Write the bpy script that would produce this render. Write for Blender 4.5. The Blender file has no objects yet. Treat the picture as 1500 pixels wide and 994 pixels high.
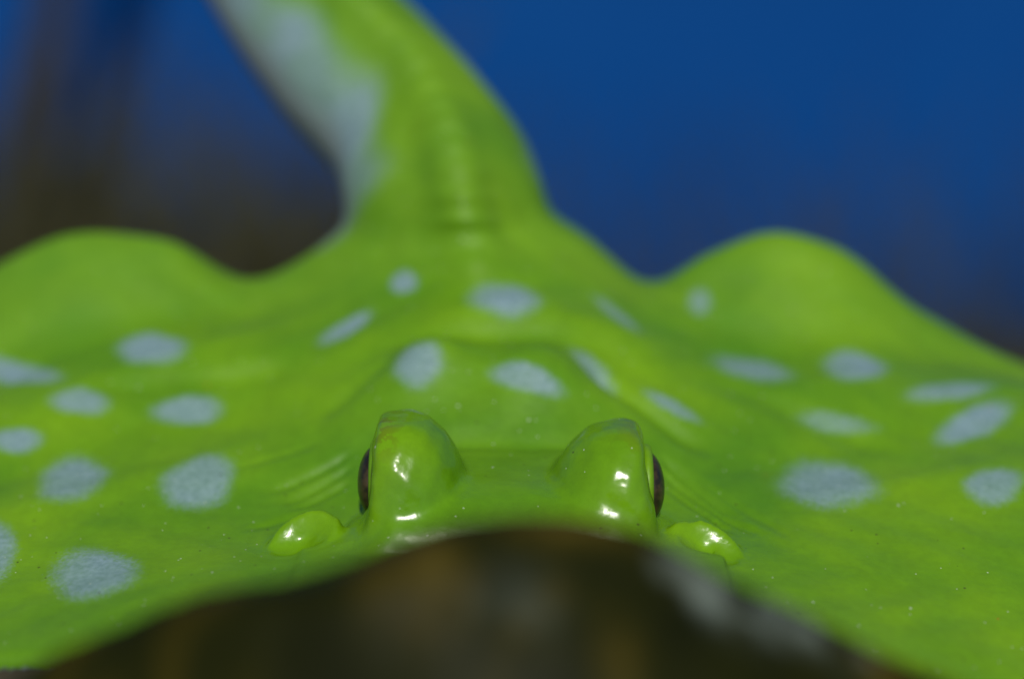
import bpy, math, random
import numpy as np
from mathutils import Vector, noise

random.seed(4)
rng = np.random.default_rng(4)
CM = 0.01                                   # everything below is laid out in centimetres
R = math.radians
scene = bpy.context.scene
col = scene.collection

# ------------------------------------------------------------------ camera
PITCH, LENS = 14.0, 70.0
CAM = np.array([0.0, -11.06, 3.88])
cd = bpy.data.cameras.new('camera'); cam = bpy.data.objects.new('camera', cd); col.objects.link(cam)
cam.location = Vector(CAM) * CM
cam.rotation_euler = (R(90 - PITCH), 0, 0)
cd.lens = LENS; cd.sensor_width = 36.0
cd.clip_start = 0.01; cd.clip_end = 100.0
cd.dof.use_dof = True
cd.dof.focus_distance = 11.45 * CM
cd.dof.aperture_fstop = 13.0
cd.dof.aperture_blades = 0
scene.camera = cam

# ------------------------------------------------------------------ sky, sun, exposure
SUN_EL, SUN_AZ = 43.0, 3.0                   # azimuth: degrees right of straight behind the camera
w = bpy.data.worlds.new('World'); scene.world = w; w.use_nodes = True
nt = w.node_tree
bg = nt.nodes['Background']; sky = nt.nodes.new('ShaderNodeTexSky')
sky.sky_type = 'NISHITA'; sky.sun_disc = False
sky.sun_elevation = R(SUN_EL); sky.sun_rotation = R(180 - SUN_AZ)
nt.links.new(sky.outputs[0], bg.inputs[0]); bg.inputs[1].default_value = 0.055
sl = bpy.data.lights.new('sun', 'SUN'); so = bpy.data.objects.new('sun', sl); col.objects.link(so)
sl.energy = 3.1; sl.angle = R(0.6); sl.color = (1.0, 0.95, 0.86)
sd = Vector((math.sin(R(SUN_AZ)) * math.cos(R(SUN_EL)), -math.cos(R(SUN_AZ)) * math.cos(R(SUN_EL)), math.sin(R(SUN_EL))))
so.rotation_euler = sd.to_track_quat('Z', 'Y').to_euler()
so.location = sd * 2
vs = scene.view_settings
vs.view_transform = 'Standard'; vs.look = 'None'; vs.exposure = 0.0; vs.gamma = 1.0; vs.use_curve_mapping = False

# ------------------------------------------------------------------ helpers
FPX = 1500 * LENS / 36.0
cp, sp_ = math.cos(R(PITCH)), math.sin(R(PITCH))
FWD = np.array([0, cp, -sp_]); UP = np.array([0, sp_, cp])

def at(px, py, Y):
    """measured spot of the photograph -> point (cm) on the plane y = Y of the place"""
    d = FWD + UP * (-(py - 497) / FPX); d = d + np.array([(px - 750) / FPX, 0, 0])
    t = (Y - CAM[1]) / d[1]
    return CAM + d * t

def proj(P):
    q = P - CAM
    dep = q @ FWD
    return 750 + FPX * q[:, 0] / dep, 497 - FPX * (q @ UP) / dep, dep

def mat(name):
    m = bpy.data.materials.new(name); m.use_nodes = True
    n = m.node_tree.nodes; b = n['Principled BSDF']
    return m, n, m.node_tree.links, b

def obj(name, verts, faces, m, parent=None, smooth=True):
    me = bpy.data.meshes.new(name)
    me.from_pydata([tuple(v) for v in np.asarray(verts) * CM], [], faces)
    me.update()
    if smooth:
        me.polygons.foreach_set('use_smooth', [True] * len(me.polygons))
    if m: me.materials.append(m)
    o = bpy.data.objects.new(name, me); col.objects.link(o)
    if parent: o.parent = parent
    return o

def tag(o, label=None, cat=None, group=None, kind=None):
    if label: o['label'] = label
    if cat: o['category'] = cat
    if group: o['group'] = group
    if kind: o['kind'] = kind
    return o

def pchip(xk, yk, x):
    xk = np.asarray(xk, float); yk = np.asarray(yk, float)
    h = np.diff(xk); d = np.diff(yk) / h
    m = np.empty_like(yk); m[0], m[-1] = d[0], d[-1]
    m[1:-1] = (d[:-1] * h[1:] + d[1:] * h[:-1]) / (h[:-1] + h[1:])
    i = np.clip(np.searchsorted(xk, x) - 1, 0, len(h) - 1)
    s = (np.clip(x, xk[0], xk[-1]) - xk[i]) / h[i]
    return ((2*s**3 - 3*s**2 + 1) * yk[i] + (s**3 - 2*s**2 + s) * h[i] * m[i]
            + (-2*s**3 + 3*s**2) * yk[i+1] + (s**3 - s**2) * h[i] * m[i+1])

def sstep(a, b, x):
    t = np.clip((x - a) / (b - a), 0, 1); return t * t * (3 - 2 * t)

def smax(a, b, k):
    h = np.clip(0.5 + 0.5 * (a - b) / k, 0, 1)
    return b + (a - b) * h + k * h * (1 - h)

# ------------------------------------------------------------------ materials
def N(n, t, **kw):
    x = n.new(t)
    for k, v in kw.items(): setattr(x, k, v)
    return x

def ramp(n, stops):
    r = n.new('ShaderNodeValToRGB'); e = r.color_ramp.elements
    while len(e) > 1: e.remove(e[-1])
    e[0].position, e[0].color = stops[0][0], stops[0][1]
    for p, c in stops[1:]:
        k = e.new(p); k.color = c
    return r

def mixc(n, l, fac, a, b):
    x = n.new('ShaderNodeMix'); x.data_type = 'RGBA'
    for s, v in ((x.inputs[0], fac), (x.inputs[6], a), (x.inputs[7], b)):
        if hasattr(v, 'links'): l.new(v, s)
        else: s.default_value = v
    return x.outputs[2]

def math_(n, l, op, a, b=0.0, clamp=False):
    x = n.new('ShaderNodeMath'); x.operation = op; x.use_clamp = clamp
    for s, v in ((x.inputs[0], a), (x.inputs[1], b)):
        if hasattr(v, 'links'): l.new(v, s)
        else: s.default_value = v
    return x.outputs[0]

def vinyl():
    m, n, l, b = mat('green_vinyl')
    tc = n.new('ShaderNodeTexCoord'); O = tc.outputs['Object']
    def noi(scale, det=2, rough=.5):
        x = N(n, 'ShaderNodeTexNoise'); x.inputs['Scale'].default_value = scale
        x.inputs['Detail'].default_value = det; x.inputs['Roughness'].default_value = rough
        l.new(O, x.inputs['Vector']); return x.outputs[0]
    big = noi(90, 3)
    gr = ramp(n, [(.30, (.074, .215, .005, 1)), (.70, (.150, .315, .003, 1))]); l.new(big, gr.inputs[0])
    fm = n.new('ShaderNodeMapRange'); fm.inputs[1].default_value = .3; fm.inputs[2].default_value = .7
    fm.inputs[3].default_value = .92; fm.inputs[4].default_value = 1.17
    l.new(math_(n, l, 'ADD', math_(n, l, 'MULTIPLY', noi(1500, 4, .7), .6), math_(n, l, 'MULTIPLY', noi(330, 3), .4)), fm.inputs[0])
    hs = n.new('ShaderNodeHueSaturation'); l.new(gr.outputs[0], hs.inputs['Color']); l.new(fm.outputs[0], hs.inputs['Value'])
    green = hs.outputs[0]
    # airbrushed blue spots: soft mask broken up by fine spray grain
    at_ = n.new('ShaderNodeAttribute'); at_.attribute_name = 'blue'
    grain = noi(5200, 2, .6)
    gsum = math_(n, l, 'ADD', at_.outputs['Fac'], math_(n, l, 'MULTIPLY', math_(n, l, 'SUBTRACT', grain, .5), .7))
    mr = n.new('ShaderNodeMapRange'); mr.inputs[1].default_value = .18; mr.inputs[2].default_value = .95
    mr.clamp = True; mr.interpolation_type = 'SMOOTHSTEP'; l.new(gsum, mr.inputs[0])
    bv_ = n.new('ShaderNodeMapRange'); bv_.inputs[1].default_value = .35; bv_.inputs[2].default_value = .65
    bv_.inputs[3].default_value = .78; bv_.inputs[4].default_value = 1.0; l.new(noi(260, 2), bv_.inputs[0])
    bluefac = math_(n, l, 'MULTIPLY', mr.outputs[0], bv_.outputs[0])
    bn = ramp(n, [(.3, (.15, .25, .285, 1)), (.7, (.23, .345, .40, 1))]); l.new(noi(2600, 2), bn.inputs[0])
    c = mixc(n, l, bluefac, green, bn.outputs[0])
    # pale unpainted belly
    ab = n.new('ShaderNodeAttribute'); ab.attribute_name = 'belly'
    c = mixc(n, l, ab.outputs['Fac'], c, (.235, .285, .32, 1))
    # specks of dust and dirt stuck in the paint
    def specks(scale, thr, colr, src, keep):
        nonlocal src_c
        v = N(n, 'ShaderNodeTexVoronoi'); v.inputs['Scale'].default_value = scale; l.new(O, v.inputs['Vector'])
        small = math_(n, l, 'LESS_THAN', v.outputs['Distance'], thr)
        sep = n.new('ShaderNodeSeparateColor'); l.new(v.outputs['Color'], sep.inputs[0])
        some = math_(n, l, 'GREATER_THAN', sep.outputs[0], keep)
        src_c = mixc(n, l, math_(n, l, 'MULTIPLY', math_(n, l, 'MULTIPLY', small, some), .8), src, colr)
    src_c = c
    specks(1900, .10, (.50, .58, .42, 1), src_c, .80)
    specks(900, .07, (.55, .62, .50, 1), src_c, .90)
    specks(1400, .11, (.05, .06, .01, 1), src_c, .84)
    specks(700, .055, (.45, .10, .01, 1), src_c, .93)
    # brownish wear on top of the eye humps
    aw = n.new('ShaderNodeAttribute'); aw.attribute_name = 'wear'
    wf = math_(n, l, 'MULTIPLY', aw.outputs['Fac'], math_(n, l, 'GREATER_THAN', noi(900, 3), .5))
    src_c = mixc(n, l, math_(n, l, 'MULTIPLY', wf, .55), src_c, (.12, .12, .008, 1))
    l.new(src_c, b.inputs['Base Color'])
    # gloss
    rr = n.new('ShaderNodeMapRange'); rr.inputs[3].default_value = .36; rr.inputs[4].default_value = .52
    l.new(noi(700, 3), rr.inputs[0])
    ag = n.new('ShaderNodeAttribute'); ag.attribute_name = 'gloss'
    rough = math_(n, l, 'SUBTRACT', rr.outputs[0], math_(n, l, 'MULTIPLY', ag.outputs['Fac'], .25), True)
    rough = math_(n, l, 'ADD', rough, math_(n, l, 'MULTIPLY', bluefac, .15))
    l.new(rough, b.inputs['Roughness'])
    b.inputs['IOR'].default_value = 1.45
    # fine relief
    h = math_(n, l, 'ADD', math_(n, l, 'MULTIPLY', noi(420, 3), .8), math_(n, l, 'MULTIPLY', noi(2400, 2), .12))
    bu = n.new('ShaderNodeBump'); bu.inputs['Strength'].default_value = .32; bu.inputs['Distance'].default_value = .0004
    l.new(h, bu.inputs['Height']); l.new(bu.outputs[0], b.inputs['Normal'])
    return m
VINYL = vinyl()

def eye_mat():
    m, n, l, b = mat('dark_eye')
    tc = n.new('ShaderNodeTexCoord'); x = N(n, 'ShaderNodeTexNoise'); x.inputs['Scale'].default_value = 1800
    l.new(tc.outputs['Object'], x.inputs['Vector'])
    r = ramp(n, [(.4, (.014, .011, .006, 1)), (.75, (.065, .045, .018, 1))]); l.new(x.outputs[0], r.inputs[0])
    l.new(r.outputs[0], b.inputs['Base Color']); b.inputs['Roughness'].default_value = .38
    return m
EYE = eye_mat()

def rock_mat():
    m, n, l, b = mat('wet_dark_rock')
    tc = n.new('ShaderNodeTexCoord'); O = tc.outputs['Object']
    mp = n.new('ShaderNodeMapping'); l.new(O, mp.inputs[0]); mp.inputs['Scale'].default_value = (1.3, 1, .45)
    x = N(n, 'ShaderNodeTexNoise'); x.inputs['Scale'].default_value = 120; x.inputs['Detail'].default_value = 5
    x.inputs['Distortion'].default_value = .6; l.new(mp.outputs[0], x.inputs['Vector'])
    r = ramp(n, [(.36, (.007, .009, .002, 1)), (.50, (.012, .014, .002, 1)), (.60, (.032, .027, .003, 1)), (.72, (.075, .058, .010, 1))])
    l.new(x.outputs[0], r.inputs[0])
    y = N(n, 'ShaderNodeTexNoise'); y.inputs['Scale'].default_value = 130; y.inputs['Detail'].default_value = 4
    l.new(O, y.inputs['Vector'])
    pr = ramp(n, [(.70, (0, 0, 0, 1)), (.78, (1, 1, 1, 1))]); l.new(y.outputs[0], pr.inputs[0])
    c = mixc(n, l, math_(n, l, 'MULTIPLY', pr.outputs[0], .15), r.outputs[0], (.10, .085, .05, 1))
    av = n.new('ShaderNodeAttribute'); av.attribute_name = 'sheen_chip'
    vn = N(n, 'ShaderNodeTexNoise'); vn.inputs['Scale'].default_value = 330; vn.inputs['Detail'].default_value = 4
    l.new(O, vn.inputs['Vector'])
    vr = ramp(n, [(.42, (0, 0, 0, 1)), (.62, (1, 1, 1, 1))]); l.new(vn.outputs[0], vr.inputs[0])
    c = mixc(n, l, math_(n, l, 'MULTIPLY', av.outputs['Fac'], vr.outputs[0]), c, (.20, .25, .22, 1))  # painted wet sheen and the pale chip, mixed into the base colour
    l.new(c, b.inputs['Base Color']); b.inputs['Roughness'].default_value = .5
    b.inputs['Specular IOR Level'].default_value = .06
    bu = n.new('ShaderNodeBump'); bu.inputs['Strength'].default_value = .5; bu.inputs['Distance'].default_value = .0008
    l.new(y.outputs[0], bu.inputs['Height']); l.new(bu.outputs[0], b.inputs['Normal'])
    return m
ROCK = rock_mat()

def simple(name, c1, c2, scale, rough, bump=0.0):
    m, n, l, b = mat(name)
    tc = n.new('ShaderNodeTexCoord'); x = N(n, 'ShaderNodeTexNoise'); x.inputs['Scale'].default_value = scale
    x.inputs['Detail'].default_value = 6; l.new(tc.outputs['Object'], x.inputs['Vector'])
    r = ramp(n, [(.35, (*c1, 1)), (.65, (*c2, 1))]); l.new(x.outputs[0], r.inputs[0])
    l.new(r.outputs[0], b.inputs['Base Color']); b.inputs['Roughness'].default_value = rough
    b.inputs['Specular IOR Level'].default_value = .1
    if bump:
        bu = n.new('ShaderNodeBump'); bu.inputs['Strength'].default_value = .6; bu.inputs['Distance'].default_value = bump
        l.new(x.outputs[0], bu.inputs['Height']); l.new(bu.outputs[0], b.inputs['Normal'])
    return m
BLUE = simple('blue_wall_paint', (.000, .055, .25), (.001, .064, .275), 9, .75, .0005)
SOIL = simple('dark_soil', (.040, .036, .022), (.085, .075, .045), 60, .9, .003)
GRASS = simple('dry_dark_grass', (.042, .044, .022), (.070, .068, .032), 30, .8)
BARK = simple('dark_bark', (.025, .028, .035), (.055, .052, .048), 70, .85, .002)

# ------------------------------------------------------------------ the setting
GZ = -11.8
def grid(x0, x1, y0, y1, nx, ny, f):
    X, Y = np.meshgrid(np.linspace(x0, x1, nx), np.linspace(y0, y1, ny))
    V = np.stack([X.ravel(), Y.ravel(), f(X.ravel(), Y.ravel())], 1)
    F = [(j*nx+i, j*nx+i+1, (j+1)*nx+i+1, (j+1)*nx+i) for j in range(ny-1) for i in range(nx-1)]
    return V, F
def gz(X, Y):
    return np.array([GZ + .5 * noise.noise(Vector((x*.12, y*.12, 0))) + .2 * noise.noise(Vector((x*.5, y*.5, 3))) for x, y in zip(X, Y)])
V, F = grid(-150, 150, -60, 75, 160, 90, gz)
tag(obj('ground', V, F, SOIL), 'dark brown bare soil behind the rock', kind='structure')

# blue painted wall, standing on the ground with a shallow coping
WY = 52.0
def boxm(x0, x1, y0, y1, z0, z1):
    V = [(x, y, z) for z in (z0, z1) for y in (y0, y1) for x in (x0, x1)]
    F = [(0,2,3,1), (4,5,7,6), (0,1,5,4), (2,6,7,3), (0,4,6,2), (1,3,7,5)]
    return V, F
V, F = boxm(-120, 120, WY, WY + 8, GZ - 2, 60)
wall = obj('blue_wall', V, F, BLUE, smooth=False)
bv = wall.modifiers.new('bevel', 'BEVEL'); bv.width = .006; bv.segments = 2
tag(wall, 'plain deep blue painted wall, far out of focus behind the tail', 'wall')

# dark dry grass at the foot of the wall: dense and tall on the left, thin and low on the right
V, F = [], []
def blade(x, y, h, lean, wd, z0):
    b0 = len(V); a = random.uniform(0, 6.28); dx, dy = math.cos(a) * wd, math.sin(a) * wd
    for k in range(4):
        t = k / 3; s = 1 - t * .9; cx = x + lean * h * t * t; cz = z0 + h * t
        V.append((cx - dx * s, y - dy * s, cz)); V.append((cx + dx * s, y + dy * s, cz))
    for k in range(3): F.append((b0+2*k, b0+2*k+1, b0+2*k+3, b0+2*k+2))
for i in range(5200):
    x = random.uniform(-32, 32); y = random.uniform(36, 51)
    if x < -2:
        h = 3.4 + 9.0 * random.random() ** 1.8 * (0.75 + .25 * math.sin(x * .8))
    else:
        if random.random() < .5: continue
        h = .8 + 9.5 * random.random() ** 2.2
    blade(x, y, h, random.uniform(-.5, .5), random.uniform(.12, .28) * (1 if x < -2 else .38), GZ - .5)
tag(obj('dry_grass', V, F, GRASS), 'dark dry grass along the foot of the blue wall', 'grass', kind='stuff')

def tube(P, rad, seg=16, cap=True):
    P = np.asarray(P, float); V, F = [], []
    T = np.gradient(P, axis=0); T /= np.linalg.norm(T, axis=1)[:, None]
    u = np.cross(T[0], [0, 1, .1]); u /= np.linalg.norm(u)
    for i in range(len(P)):
        u = u - T[i] * (u @ T[i]); u /= np.linalg.norm(u); v = np.cross(T[i], u)
        for k in range(seg):
            a = 2 * math.pi * k / seg
            V.append(P[i] + rad[i] * (math.cos(a) * u + math.sin(a) * v))
    n = len(P)
    for i in range(n - 1):
        for k in range(seg):
            F.append((i*seg+k, i*seg+(k+1) % seg, (i+1)*seg+(k+1) % seg, (i+1)*seg+k))
    if cap:
        F.append(tuple(range(seg))[::-1]); F.append(tuple((n-1)*seg+k for k in range(seg)))
    return V, F

# a dark leaning stick in front of the wall, far left
P = []
for t in np.linspace(0, 1, 24):
    P.append((-16.6 + 8.2 * t + .35 * math.sin(7 * t), 46 + .3 * math.sin(5 * t), GZ - .6 + 27 * t))
rad = [.75 - .2 * t + .08 * math.sin(23 * t) for t in np.linspace(0, 1, 24)]
V, F = tube(P, rad)
tag(obj('leaning_stick', V, F, BARK), 'dark leaning stick rising from the grass before the blue wall', 'stick')

# ------------------------------------------------------------------ the rock under the ray
HUMP = [(-250, 1130), (80, 996), (300, 920), (450, 878), (560, 836), (660, 810), (750, 800), (850, 806), (950, 828), (1050, 876), (1200, 948), (1320, 1004), (1700, 1150)]
HP = np.array([at(a, b, -3.5) for a, b in HUMP]); HX, HZ = HP[:, 0], HP[:, 2]
def rock():
    nu, nv = 240, 200
    V, F, sheen_chip = [], [], []
    for j in range(nv + 1):
        th = math.pi * j / nv
        for i in range(nu):
            ph = 2 * math.pi * i / nu
            d = Vector((math.sin(th) * math.cos(ph), math.sin(th) * math.sin(ph), math.cos(th)))
            e = 2.6
            s = (abs(d.x) ** e + abs(d.y) ** e + abs(d.z) ** e) ** (-1 / e)
            p = Vector((d.x * 5.6, d.y * 5.3, d.z * 6.3)) * s
            p *= 1 + .05 * noise.noise(d * 2.3) + .02 * noise.noise(d * 6)
            p += Vector((0, .0, -7.4))
            # the hump of the rock that stands up in front of the snout
            if p.z > -4:
                prof = float(sstep(-1.7, -3.2, p.y)) if p.y > -3.5 else 1.0
                zt = float(np.interp(p.x, HX, HZ)) - .22 * max(0, -3.6 - p.y) ** 1.6
                zt += .07 * noise.noise(p * 1.1) + .03 * noise.noise(p * 3.1)
                k = prof * min(1, (p.z + 4) / 2.0)
                p.z += max(0, zt - p.z) * k
            V.append(p)
    for j in range(nv):
        for i in range(nu):
            F.append((j*nu+i, (j+1)*nu+i, (j+1)*nu+(i+1) % nu, j*nu+(i+1) % nu))
    return V, F
V, F = rock()
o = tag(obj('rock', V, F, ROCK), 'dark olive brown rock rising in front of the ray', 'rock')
VA = np.array([tuple(v) for v in V])
px, py, dep = proj(VA)
# wet sheen painted as pale colour down the right-hand shoulder of the hump, and a small pale chip
sheen_chip = np.zeros(len(VA))
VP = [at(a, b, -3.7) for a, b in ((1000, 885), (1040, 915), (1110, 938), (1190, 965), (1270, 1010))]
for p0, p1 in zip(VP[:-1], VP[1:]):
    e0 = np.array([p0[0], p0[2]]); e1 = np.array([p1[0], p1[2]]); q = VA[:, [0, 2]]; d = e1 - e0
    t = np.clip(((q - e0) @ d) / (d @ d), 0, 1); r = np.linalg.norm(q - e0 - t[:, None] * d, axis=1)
    sheen_chip = np.maximum(sheen_chip, .9 * np.exp(-(r / .045) ** 2))
c0 = at(752, 925, -3.8); sheen_chip = np.maximum(sheen_chip, .35 * np.exp(-((VA[:, 0] - c0[0]) / .12) ** 2 - ((VA[:, 2] - c0[2]) / .09) ** 2))
sheen_chip *= VA[:, 1] < -1.8
a = o.data.attributes.new('sheen_chip', 'FLOAT', 'POINT'); a.data.foreach_set('value', sheen_chip.astype(np.float32))

# ------------------------------------------------------------------ the toy ray
XS = [-300, 0, 75, 150, 250, 370, 450, 560, 650, 750, 850, 950, 1040, 1130, 1220, 1350, 1500, 1800]
SEC = [  # depth, height of the back across the disc as read off the photograph
 (-2.2, [1300,1180,1160,1140,1120,1080,1060,1040,1035,1035,1040,1060,1085,1110,1135,1170,1220,1330]),
 (-1.3, [1080, 985, 968, 955, 935, 910, 895, 885, 880, 880, 885, 900, 925, 945, 960, 985,1015,1110]),
 (-0.6, [ 960, 885, 872, 860, 848, 835, 828, 822, 820, 820, 822, 830, 845, 858, 868, 880, 900, 980]),
 ( 0.0, [ 855, 800, 792, 787, 783, 778, 774, 772, 770, 770, 772, 775, 778, 780, 782, 788, 800, 850]),
 ( 0.5, [ 775, 730, 724, 720, 716, 710, 704, 692, 685, 683, 686, 700, 708, 712, 716, 722, 730, 770]),
 ( 1.0, [ 705, 660, 652, 646, 640, 632, 622, 592, 575, 575, 585, 612, 632, 640, 645, 650, 658, 700]),
 ( 1.5, [ 650, 602, 590, 580, 572, 560, 545, 512, 495, 490, 500, 535, 562, 578, 584, 592, 604, 650]),
 ( 2.0, [ 600, 540, 520, 505, 500, 498, 486, 448, 422, 415, 430, 475, 505, 515, 520, 550, 572, 640]),
 ( 2.5, [ 560, 455, 425, 415, 425, 445, 430, 375, 345, 345, 378, 430, 440, 425, 435, 500, 550, 640]),
 ( 3.0, [ 540, 383, 348, 339, 352, 408, 374, 300, 278, 288, 338, 412, 368, 339, 358, 455, 535, 640]),
 ( 3.4, [ 570, 430, 390, 375, 390, 430, 388, 302, 282, 296, 348, 432, 405, 375, 395, 500, 575, 680]),
 ( 4.2, [ 700, 580, 540, 520, 530, 560, 550, 500, 480, 480, 500, 560, 550, 530, 550, 640, 700, 800]),
]
GX = np.linspace(-5.2, 5.2, 521)
SY = np.array([s[0] for s in SEC])
ROWS = []
for Y, row in SEC:
    pts = np.array([at(a, b, Y) for a, b in zip(XS, row)])
    z = pchip(pts[:, 0], pts[:, 2], np.clip(GX, pts[0, 0], pts[-1, 0]))
    z -= np.maximum(0, np.abs(GX) - np.where(GX < 0, -pts[0, 0], pts[-1, 0])) * .35
    ROWS.append(z)
ROWS = np.array(ROWS)
GY = np.linspace(-2.2, 4.2, 321)
FIELD = np.array([pchip(SY, ROWS[:, i], GY) for i in range(len(GX))])      # [x, y]
def blur(A, s, axis):
    k = np.exp(-.5 * (np.arange(-12, 13) / s) ** 2); k /= k.sum()
    A = np.moveaxis(A, axis, 0); P = np.concatenate([np.repeat(A[:1], 12, 0), A, np.repeat(A[-1:], 12, 0)])
    return np.moveaxis(sum(k[i] * P[i:i + len(A)] for i in range(25)), 0, axis)
FIELD = blur(blur(FIELD, 2.2, 0), 2.5, 1)
def field(x, y):
    fx = np.clip((x - GX[0]) / (GX[1] - GX[0]), 0, len(GX) - 1.001); fy = np.clip((y - GY[0]) / (GY[1] - GY[0]), 0, len(GY) - 1.001)
    i = fx.astype(int); j = fy.astype(int); u = fx - i; v = fy - j
    return ((1-u)*(1-v)*FIELD[i, j] + u*(1-v)*FIELD[i+1, j] + (1-u)*v*FIELD[i, j+1] + u*v*FIELD[i+1, j+1])

def bump(x, y, cx, cy, ax, ay, h, rot=0.0):
    c, s = math.cos(rot), math.sin(rot); dx, dy = x - cx, y - cy
    u = (dx * c + dy * s) / ax; v = (-dx * s + dy * c) / ay
    return h * np.exp(-(u * u + v * v))

SPIR = {}
for s_, cx_, cy_, ya in ((-1, 446, 788, -.225), (1, 1034, 802, -.26)):
    nrm = np.array([s_ * .22, -.66, .72]); nrm /= np.linalg.norm(nrm)
    u_ = np.array([s_ * -.86, .36, .30]); u_ -= nrm * (u_ @ nrm); u_ /= np.linalg.norm(u_)
    SPIR[s_] = (at(cx_, cy_, ya), u_, np.cross(nrm, u_), nrm)
SA = (.245, .165, .065)
def lens(sp, x, y):
    c, u, v, n = sp
    M = np.outer(u, u) / SA[0] ** 2 + np.outer(v, v) / SA[1] ** 2 + np.outer(n, n) / SA[2] ** 2
    dx, dy = x - c[0], y - c[1]
    A = M[2, 2]; B = 2 * (M[0, 2] * dx + M[1, 2] * dy); C = M[0, 0] * dx * dx + 2 * M[0, 1] * dx * dy + M[1, 1] * dy * dy - 1
    D = B * B - 4 * A * C
    return np.where(D > 0, c[2] + (-B + np.sqrt(np.maximum(D, 0))) / (2 * A), -9)

def top(x, y):
    z = field(x, y)
    # waves of the wings
    z += .055 * np.sin(y * 4.6 + 1.2 * np.sin(x * 1.3)) * sstep(1.0, 1.8, np.abs(x)) * sstep(.2, .8, y) * (1 - sstep(2.2, 2.7, y))
    # head bumps behind the eyes, then the ridge of the back
    z += bump(x, y, -.52, 1.22, .28, .24, .17) + bump(x, y, .18, 1.12, .32, .24, .16)
    z -= bump(x, y, -.15, 1.48, .8, .10, .05) + bump(x, y, .62, 1.30, .25, .16, .06, .5)
    z += bump(x, y, .0, 1.72, .95, .16, .05)
    z += bump(x, y, -.02, .75, .45, .22, .05)
    # forehead: the snout between the eyes drops off in front
    fx = 1 - sstep(.62, .90, np.abs(x + .02))
    z = smax(z, np.where(np.abs(x) < 1.2, .30 * fx * np.sqrt(np.clip(1 - (np.clip(-y - .05, 0, 9) / .50) ** 2, 0, 1)) * (1 - sstep(.5, .9, y)), -9), .06)
    # eye humps: domes cut off flat on the outer side
    for s, cx, H, am, al, b in ((-1, -.64, .615, .40, .36, .50), (1, .64, .575, .45, .34, .50)):
        u = (x - cx) * s; v = y - .02
        rr = (np.where(u < 0, u / am, u / al)) ** 2 + np.where(v < 0, v / .46, v / .62) ** 2
        dome = np.clip(1 - rr ** (1.35 if s < 0 else 1.15), 0, 1) ** .5 * H + .02
        side = sstep(.205 if s < 0 else .215, .135 if s < 0 else .08, u)                     # sheer outer face
        dome = np.where(rr < 1, dome, -.6) 
        zz = smax(z, field(np.full_like(x, cx), np.full_like(x, 0.0)) * 0 + .02 + dome, .10)
        z = z + (zz - z) * side
        # swelling of the lower lid under the eye
        z += bump(x, y, cx + s * .26, -.18, .10, .22, .05)
        # spiracle outside and below the eye: a lens-shaped swelling tilted to the front
        z = smax(z, lens(SPIR[s], x, y), .035)
        z -= bump(x, y, cx + s * .36, -.04, .04, .14, .05, s * .25)
    return z

xmax = 4.9
def yfront(x):
    a = np.abs(x) / xmax
    return -1.42 + .10 * a ** 2 + 1.9 * a ** 6 + .22 * sstep(1.6, 3.2, -x)
def yback(x):
    a = np.abs(x)
    return np.interp(a, [0, .5, 1.0, 1.6, 2.4, 3.2, 4.0, 4.6, 4.9], [3.3, 3.4, 3.25, 3.45, 3.8, 3.6, 2.6, 1.5, .6])
NX, NY = 440, 330
us = np.linspace(-1, 1, NX); xs = xmax * np.sign(us) * np.abs(us) ** 1.0 * .999
vv = np.linspace(0, 1, NY)
X = np.repeat(xs[:, None], NY, 1); Yf = yfront(xs)[:, None]; Yb = blur(yback(xs), 6, 0)[:, None]
Yy = Yf + (Yb - Yf) * vv[None, :]
Z = top(X.ravel(), Yy.ravel()).reshape(X.shape)
edge = np.minimum(np.minimum(Yy - Yf, Yb - Yy), (xmax - np.abs(X)))
thick = .07 + .33 * (1 - np.exp(-edge / .5)) + .75 * np.exp(-(X / 1.6) ** 2) * sstep(0, 1.2, edge)
roundoff = .05 * (1 - np.sqrt(np.clip(1 - (1 - np.clip(edge / .07, 0, 1)) ** 2, 0, 1)))
ZT = Z - roundoff; ZB = np.minimum(Z - thick, ZT - .05)
VT = np.stack([X, Yy, ZT], -1).reshape(-1, 3); VB = np.stack([X, Yy, ZB], -1).reshape(-1, 3)
n0 = len(VT); idx = np.arange(n0).reshape(NX, NY)
q = np.stack([idx[:-1, :-1], idx[1:, :-1], idx[1:, 1:], idx[:-1, 1:]], -1).reshape(-1, 4)
FACES = [q, q[:, ::-1] + n0]
def wallq(a, b): return np.stack([a, a + n0, b + n0, b], -1)
FACES += [wallq(idx[:-1, 0], idx[1:, 0]), wallq(idx[1:, -1], idx[:-1, -1]), wallq(idx[0, 1:], idx[0, :-1]), wallq(idx[-1, :-1], idx[-1, 1:])]
BF = np.concatenate(FACES).tolist()
BV = np.concatenate([VT, VB])

# tail: thick, rising off the back and swinging to the left
TK = [(684, 500, 2.3, .30), (676, 420, 2.7, .52), (662, 340, 3.05, .72), (640, 265, 3.4, .715), (604, 195, 3.72, .645), (517, 100, 4.15, .635), (436, 5, 4.55, .595),
      (378, -75, 4.85, .54), (312, -160, 5.1, .48), (200, -240, 5.3, .42), (60, -290, 5.4, .34), (-90, -300, 5.4, .26), (-240, -270, 5.3, .17), (-360, -210, 5.1, .06)]
KP = np.array([at(a, b, Y) for a, b, Y, r in TK]); KR = np.array([k[3] for k in TK])
kt = np.concatenate([[0], np.cumsum(np.linalg.norm(np.diff(KP, axis=0), axis=1))])
ts = np.linspace(0, kt[-1], 240)
TP = np.stack([pchip(kt, KP[:, i], ts) for i in range(3)], 1); TR = pchip(kt, KR, ts)
TP = blur(TP, 4, 0); 
TT = np.gradient(TP, axis=0); TT /= np.linalg.norm(TT, axis=1)[:, None]
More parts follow.
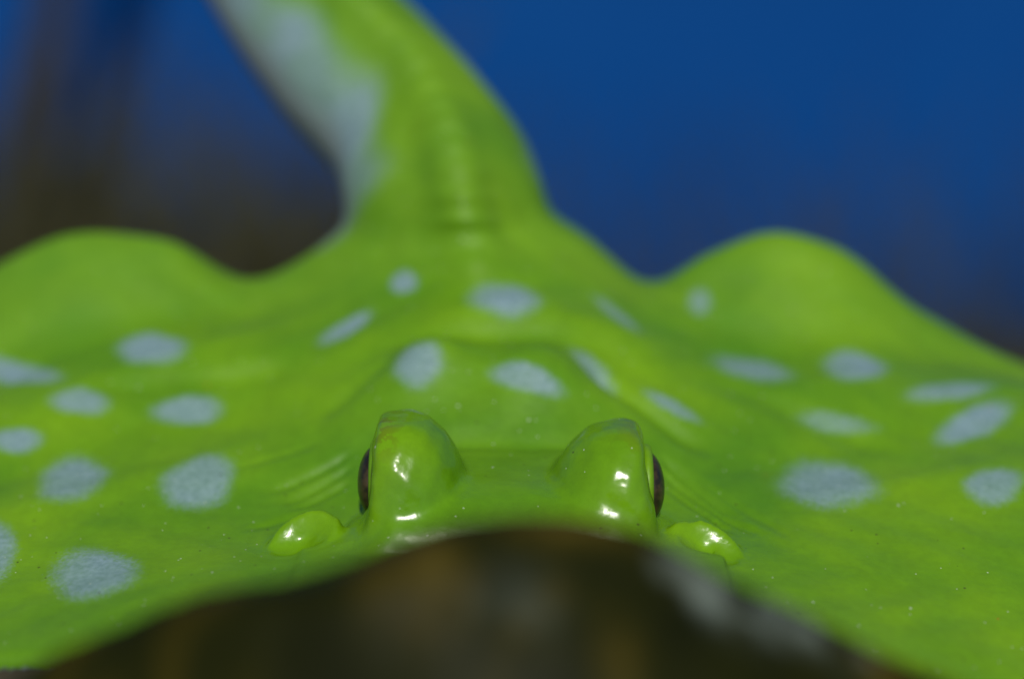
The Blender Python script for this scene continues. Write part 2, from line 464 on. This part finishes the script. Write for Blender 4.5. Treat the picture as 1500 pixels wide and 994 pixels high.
# dorsal direction: up and to the right, turned a little to the front
DOR = np.tile(np.array([.42, -.45, .80]), (len(TP), 1))
DOR -= TT * np.sum(DOR * TT, 1)[:, None]; DOR /= np.linalg.norm(DOR, axis=1)[:, None]
LAT = np.cross(TT, DOR)
TV, TF = [], []
SEG = 48
for i in range(len(TP)):
    for k in range(SEG):
        a = 2 * math.pi * k / SEG
        rr = TR[i] * (1 + .02 * math.cos(2 * a))
        # bony knobs along the dorsal ridge
        da = (a + math.pi) % (2 * math.pi) - math.pi
        rr += math.exp(-(da / .2) ** 2) * .02 * (ts[i] > 1.0)
        TV.append(TP[i] + rr * (math.cos(a) * DOR[i] + math.sin(a) * LAT[i]))
for i in range(len(TP) - 1):
    for k in range(SEG):
        TF.append((i*SEG+k, i*SEG+(k+1) % SEG, (i+1)*SEG+(k+1) % SEG, (i+1)*SEG+k))
TF.append(tuple(range(SEG))[::-1]); TF.append(tuple((len(TP)-1)*SEG+k for k in range(SEG)))
nb = len(BV)
AV = np.concatenate([BV, np.array(TV)]); AF = BF + [tuple(i + nb for i in f) for f in TF]

me = bpy.data.meshes.new('raw'); me.from_pydata(AV.tolist(), [], AF); me.update()
import bmesh
bm = bmesh.new(); bm.from_mesh(me)
bmesh.ops.recalc_face_normals(bm, faces=bm.faces); bm.to_mesh(me); bm.free()
tmp = bpy.data.objects.new('raw', me); col.objects.link(tmp)
rm = tmp.modifiers.new('r', 'REMESH'); rm.mode = 'VOXEL'; rm.voxel_size = .022
dg = bpy.context.evaluated_depsgraph_get()
body_me = bpy.data.meshes.new_from_object(tmp.evaluated_get(dg))
bpy.data.objects.remove(tmp); bpy.data.meshes.remove(me)
nv = len(body_me.vertices)
P = np.empty(nv * 3, np.float32); body_me.vertices.foreach_get('co', P); P = P.reshape(-1, 3).astype(float)
E = np.empty(len(body_me.edges) * 2, np.int32); body_me.edges.foreach_get('vertices', E); E = E.reshape(-1, 2)
deg = np.bincount(E.ravel(), minlength=nv)[:, None]
def lap(A):
    out = np.empty_like(A)
    for c in range(A.shape[1]):
        out[:, c] = np.bincount(E[:, 0], A[E[:, 1], c], nv) + np.bincount(E[:, 1], A[E[:, 0], c], nv)
    return out / deg
# even smoothing everywhere, strong where the tail grows out of the back
root = np.array(at(675, 345, 2.8))
dr = np.linalg.norm((P - root) / np.array([1.25, .9, 1.0]), axis=1)
wroot = np.clip(1.25 - dr, 0, 1)
wroot *= 1 - .8 * np.exp(-((P[:, 0] - np.interp(P[:, 2], TP[20:120, 2], TP[20:120, 0]) - .25) / .2) ** 2) * (P[:, 2] > root[2] - .2)
for k in range(4): P += .5 * (lap(P) - P)
for k in range(70): P += (.9 * wroot)[:, None] * (lap(P) - P)

# normals
body_me.vertices.foreach_set('co', P.astype(np.float32).ravel()); body_me.update()
NR = np.empty(nv * 3, np.float32); body_me.vertices.foreach_get('normal', NR); NR = NR.reshape(-1, 3).astype(float)
px, py, dep = proj(P)
up = NR[:, 2] > .05
# nearest tail station
near = np.zeros(nv, int); dist = np.full(nv, 1e9)
cand = np.where((P[:, 2] > .6) & (P[:, 1] > 1.5))[0]
for s in range(0, len(cand), 20000):
    c = cand[s:s + 20000]
    D = ((P[c][:, None, :] - TP[None, ::2, :]) ** 2).sum(-1)
    k = D.argmin(1); near[c] = k * 2; dist[c] = np.sqrt(D[np.arange(len(c)), k])
ontail = (dist < TR[near] * 1.35) & (ts[near] > .9)

# fine folds: gill creases beside the eyes
disp = np.zeros(nv)
def crease(p0, p1, wd, depth, bow=0.0):
    global disp
    a = np.array(p0, float); b = np.array(p1, float); L = np.linalg.norm(b - a); d = (b - a) / L; nrm = np.array([-d[1], d[0]])
    q = P[:, :2] - a; t = q @ d / L; s = q @ nrm - bow * np.sin(np.clip(t, 0, 1) * math.pi)
    fade = sstep(0, .25, t) * (1 - sstep(.7, 1.0, t))
    disp -= up * fade * depth * np.exp(-(s / wd) ** 2)
def skin(a, b):
    dd = np.where((NR[:, 2] > 0) & (P[:, 1] < 2), np.hypot(px - a, py - b), 1e9); return P[dd.argmin(), :2]
for q0, q1, dp in (((528, 655), (380, 728), .020), ((528, 676), (400, 745), .024), ((520, 702), (425, 750), .018), ((470, 745), (345, 780), .010), ((480, 640), (330, 690), .010),
                   ((955, 655), (1100, 770), .028), ((960, 680), (1125, 790), .032), ((968, 706), (1090, 785), .026), ((1000, 680), (1180, 800), .012)):
    crease(skin(*q0), skin(*q1), .028, dp * 1.35)
for s in (-1, 1):                                   # hollow of the spiracles inside a raised lip
    c_, u_, v_, n_ = SPIR[s]; d_ = P - c_
    r_ = np.sqrt((d_ @ u_ / SA[0]) ** 2 + (d_ @ v_ / SA[1]) ** 2)
    on = (d_ @ n_ > -.03) & (d_ @ n_ < .2)
    disp += on * (-.085 * np.exp(-(r_ / .60) ** 2) + .014 * np.exp(-((r_ - .85) / .13) ** 2))
# bony knobs along the root of the tail
for kx, ky, amp in ((694, 396, .05), (690, 362, .10), (684, 328, .15), (678, 296, .15), (672, 264, .12), (664, 232, .10), (655, 200, .09), (645, 168, .08), (631, 137, .08), (614, 108, .08), (594, 80, .08), (570, 52, .08), (543, 25, .08), (512, 0, .08)):
    dd = np.where((NR[:, 1] < .3) & (P[:, 1] > 1.5), np.hypot(px - kx, py - ky), 1e9); kq = P[dd.argmin()]
    d_ = P - kq; kz = (d_ @ UP)
    nearby = np.abs(d_[:, 1]) < .6
    disp += .88 * amp * np.exp(-((d_[:, 0] - kz * .1) / .17) ** 2 - ((kz + d_[:, 0] * .1) / .085) ** 2) * nearby
    disp += .035 * np.exp(-((d_[:, 0] - kz * .1) / .24) ** 2 - (kz / .2) ** 2) * nearby
crease((.42, 1.40), (1.3, .75), .07, .05); crease((-.7, 1.4), (-1.3, 1.0), .07, .02)
crease((1.2, 1.6), (2.6, .9), .10, .03); crease((-1.2, 1.6), (-3.0, 1.5), .10, .03)
disp += .006 * np.sin(P[:, 0] * 9 + 2 * np.sin(P[:, 1] * 5)) * np.sin(P[:, 1] * 11 + P[:, 0]) * up
hump = np.exp(-(((np.abs(P[:, 0]) - .62) / .38) ** 2 + ((P[:, 1] + .05) / .5) ** 2) ** 2) * (P[:, 1] < .8)
disp += hump * (.006 * np.sin(P[:, 0] * 17 + 3 * P[:, 2]) * np.sin(P[:, 2] * 19 + 4 * P[:, 0] + 1) + .0035 * np.sin(P[:, 0] * 37 + P[:, 2] * 11) * np.sin(P[:, 2] * 33 - P[:, 0] * 13))
P += NR * disp[:, None]

# painted marks, stored on the vertices
blue = np.zeros(nv)
SPOTS = [(138, 840, 66, 36, -.08), (290, 706, 58, 38, -.35), (106, 702, 52, 32, -.25), (276, 600, 54, 23, -.08), (117, 587, 46, 20, .05), (222, 511, 52, 22, -.02),
         (25, 645, 40, 20, 0), (20, 545, 70, 16, .15), (-8, 805, 34, 46, 0), (505, 482, 46, 11, -.52), (592, 414, 22, 16, -.2), (741, 440, 54, 22, .06),
         (615, 535, 40, 32, -.6), (770, 554, 56, 22, .25), (872, 540, 50, 13, .72), (905, 462, 52, 9, .65), (985, 595, 52, 10, .5), (1026, 442, 20, 22, 0),
         (1105, 540, 66, 17, .18), (1250, 536, 48, 20, .08), (1222, 616, 66, 16, .16), (1390, 573, 68, 14, -.1), (1428, 619, 62, 24, -.42), (1212, 709, 74, 34, .06), (1455, 711, 44, 28, -.15)]
facing = np.einsum('ij,ij->i', NR, CAM - P) > 0
for cx, cy, a, b, rot in SPOTS:
    c, s = math.cos(rot), math.sin(rot)
    u = ((px - cx) * c + (py - cy) * s) / a; v = (-(px - cx) * s + (py - cy) * c) / b
    sel = np.where((u * u + v * v < 1) & facing & ~ontail & (P[:, 1] < 3.05))[0]
    if len(sel) < 8: continue
    sel = sel[P[sel, 1] < P[sel, 1].min() + 1.2]
    q = P[sel]; m0 = q.mean(0); C = np.cov((q - m0).T)
    w_, U = np.linalg.eigh(C)                        # ellipse lying on the skin itself
    A = 1.85 * np.sqrt(w_[1:]); d = P - m0
    r = np.sqrt((d @ U[:, 2] / A[1]) ** 2 + (d @ U[:, 1] / A[0]) ** 2)
    r = r * (1 + .045 * np.sin(3 * np.arctan2(d @ U[:, 2], d @ U[:, 1]) + cx) + .03 * np.sin(5 * np.arctan2(d @ U[:, 2], d @ U[:, 1]) + cy))
    ok = (np.abs(d @ U[:, 0]) < .35) & up
    stren = (.78 + .22 * math.sin(cx * 1.7)) if cy < 630 and cx > 800 else .95 + .05 * math.sin(cx)
    blue = np.maximum(blue, stren * np.where(ok, 1 - sstep(.4, 1.65, r), 0))
for cx, cy, a in [(-3.5, .4, .22), (-3.9, 1.1, .2), (3.4, .1, .22), (3.9, .7, .2), (3.9, 1.5, .2), (-4.2, .1, .18), (3.2, -.6, .2)]:
    r = np.hypot(P[:, 0] - cx, P[:, 1] - cy) / a
    blue = np.maximum(blue, np.where(up, 1 - sstep(.6, 1.3, r), 0))
belly = np.where(NR[:, 2] < -.25, 1.0, 0.0)
# tail: green ridge, blue bands on both flanks, pale below
rel = P - TP[near]
ca = np.einsum('ij,ij->i', rel, DOR[near]); la = np.einsum('ij,ij->i', rel, LAT[near])
ang = np.degrees(np.arctan2(la, ca)); tt = ts[near]
wob = 5 * np.sin(tt * 3.1) + 4 * np.sin(tt * 6.3 + 1)
ar = ang + 22
tb = np.where(ar < 0, sstep(4, 58, -ar + 1.4 * wob) * sstep(.85, 1.5, tt), .55 * sstep(26, 60, ar + wob) * sstep(.8, 1.3, tt))
tb *= .82 + .18 * np.sin(tt * 7 + 1)
bt = np.where(ar < 0, sstep(58, 92, -ar + .5 * wob) * sstep(.9, 1.5, tt), sstep(80, 110, ar))
bt = np.maximum(bt, sstep(115, 135, np.abs(ar)))
blue = np.where(ontail, np.clip(tb * 1.25, 0, 1.2), blue)
belly = np.where(ontail, bt, belly)
wear = np.exp(-(((P[:, 0] + .74) / .10) ** 2 + ((P[:, 2] - .62) / .14) ** 2 + ((P[:, 1] + .05) / .3) ** 2)) + .6 * np.exp(-(((P[:, 0] - .70) / .10) ** 2 + ((P[:, 2] - .60) / .10) ** 2 + (P[:, 1] / .3) ** 2))
gloss = np.zeros(nv)
for s, cx in ((-1, -.64), (1, .60)):
    gloss = np.maximum(gloss, np.exp(-(((P[:, 0] - cx) / .5) ** 2 + ((P[:, 1] + .15) / .5) ** 2) ** 2))
    gloss = np.maximum(gloss, np.exp(-(((P[:, 0] - cx - s * .66) / .32) ** 2 + ((P[:, 1] + .12) / .3) ** 2) ** 2))

gloss *= np.where(np.abs(P[:, 0]) < .85, sstep(.0, .25, P[:, 2]), 1)
gloss = np.where(P[:, 1] > 1.9, -sstep(1.9, 2.5, P[:, 1]), gloss)
ray = bpy.data.objects.new('toy_stingray', None); col.objects.link(ray)
ray.empty_display_size = .01
ray.location = (0, 0, -1.0 * CM)
tag(ray, 'glossy green toy stingray with pale blue spots and raised tail on the rock', 'toy')
P[:, 2] += 1.0
body_me.vertices.foreach_set('co', (P * CM).astype(np.float32).ravel()); body_me.update()
body_me.polygons.foreach_set('use_smooth', [True] * len(body_me.polygons))
for k, vals in (('blue', blue), ('belly', belly), ('wear', np.clip(wear, 0, 1)), ('gloss', gloss)):
    a = body_me.attributes.new(k, 'FLOAT', 'POINT'); a.data.foreach_set('value', vals.astype(np.float32))
body_me.materials.clear(); body_me.materials.append(VINYL); body_me.name = 'body'
body = bpy.data.objects.new('body', body_me); col.objects.link(body); body.parent = ray

# eyes: dark glossy flattened domes set in the outer faces of the humps
def ball(c, r, rotz, seg=40, rings=24):
    V, F = [], []
    for j in range(rings + 1):
        th = math.pi * j / rings
        for i in range(seg):
            ph = 2 * math.pi * i / seg
            x, y, z = r[0] * math.sin(th) * math.cos(ph), r[1] * math.sin(th) * math.sin(ph), r[2] * math.cos(th)
            V.append((c[0] + x * math.cos(rotz) - y * math.sin(rotz), c[1] + x * math.sin(rotz) + y * math.cos(rotz), c[2] + z))
    for j in range(rings):
        for i in range(seg):
            F.append((j*seg+i, (j+1)*seg+i, (j+1)*seg+(i+1) % seg, j*seg+(i+1) % seg))
    return V, F
for s, cx, cz in ((-1, -.800, .255), (1, .790, .22)):
    V, F = ball((cx, .07, cz + 1.0), (.100, .22, .205), s * .1)
    obj('eye', V, F, EYE, ray)
    # fleshy lid round the eye, thicker below and in front
    V, F = [], []
    n, m_ = 48, 14
    for i in range(n):
        a = 2 * math.pi * i / n
        mr = .042 + .022 * max(0, -math.sin(a + .5 )) 
        for k in range(m_):
            b = 2 * math.pi * k / m_
            rad = .205 + mr * math.cos(b)
            V.append((cx - s * .005 + s * mr * .8 * math.sin(b) , .07 - rad * 1.06 * math.cos(a), cz + 1.0 + rad * math.sin(a)))
    for i in range(n):
        for k in range(m_):
            F.append((i*m_+k, ((i+1) % n)*m_+k, ((i+1) % n)*m_+(k+1) % m_, i*m_+(k+1) % m_))
    obj('eyelid', V, F, VINYL, ray)
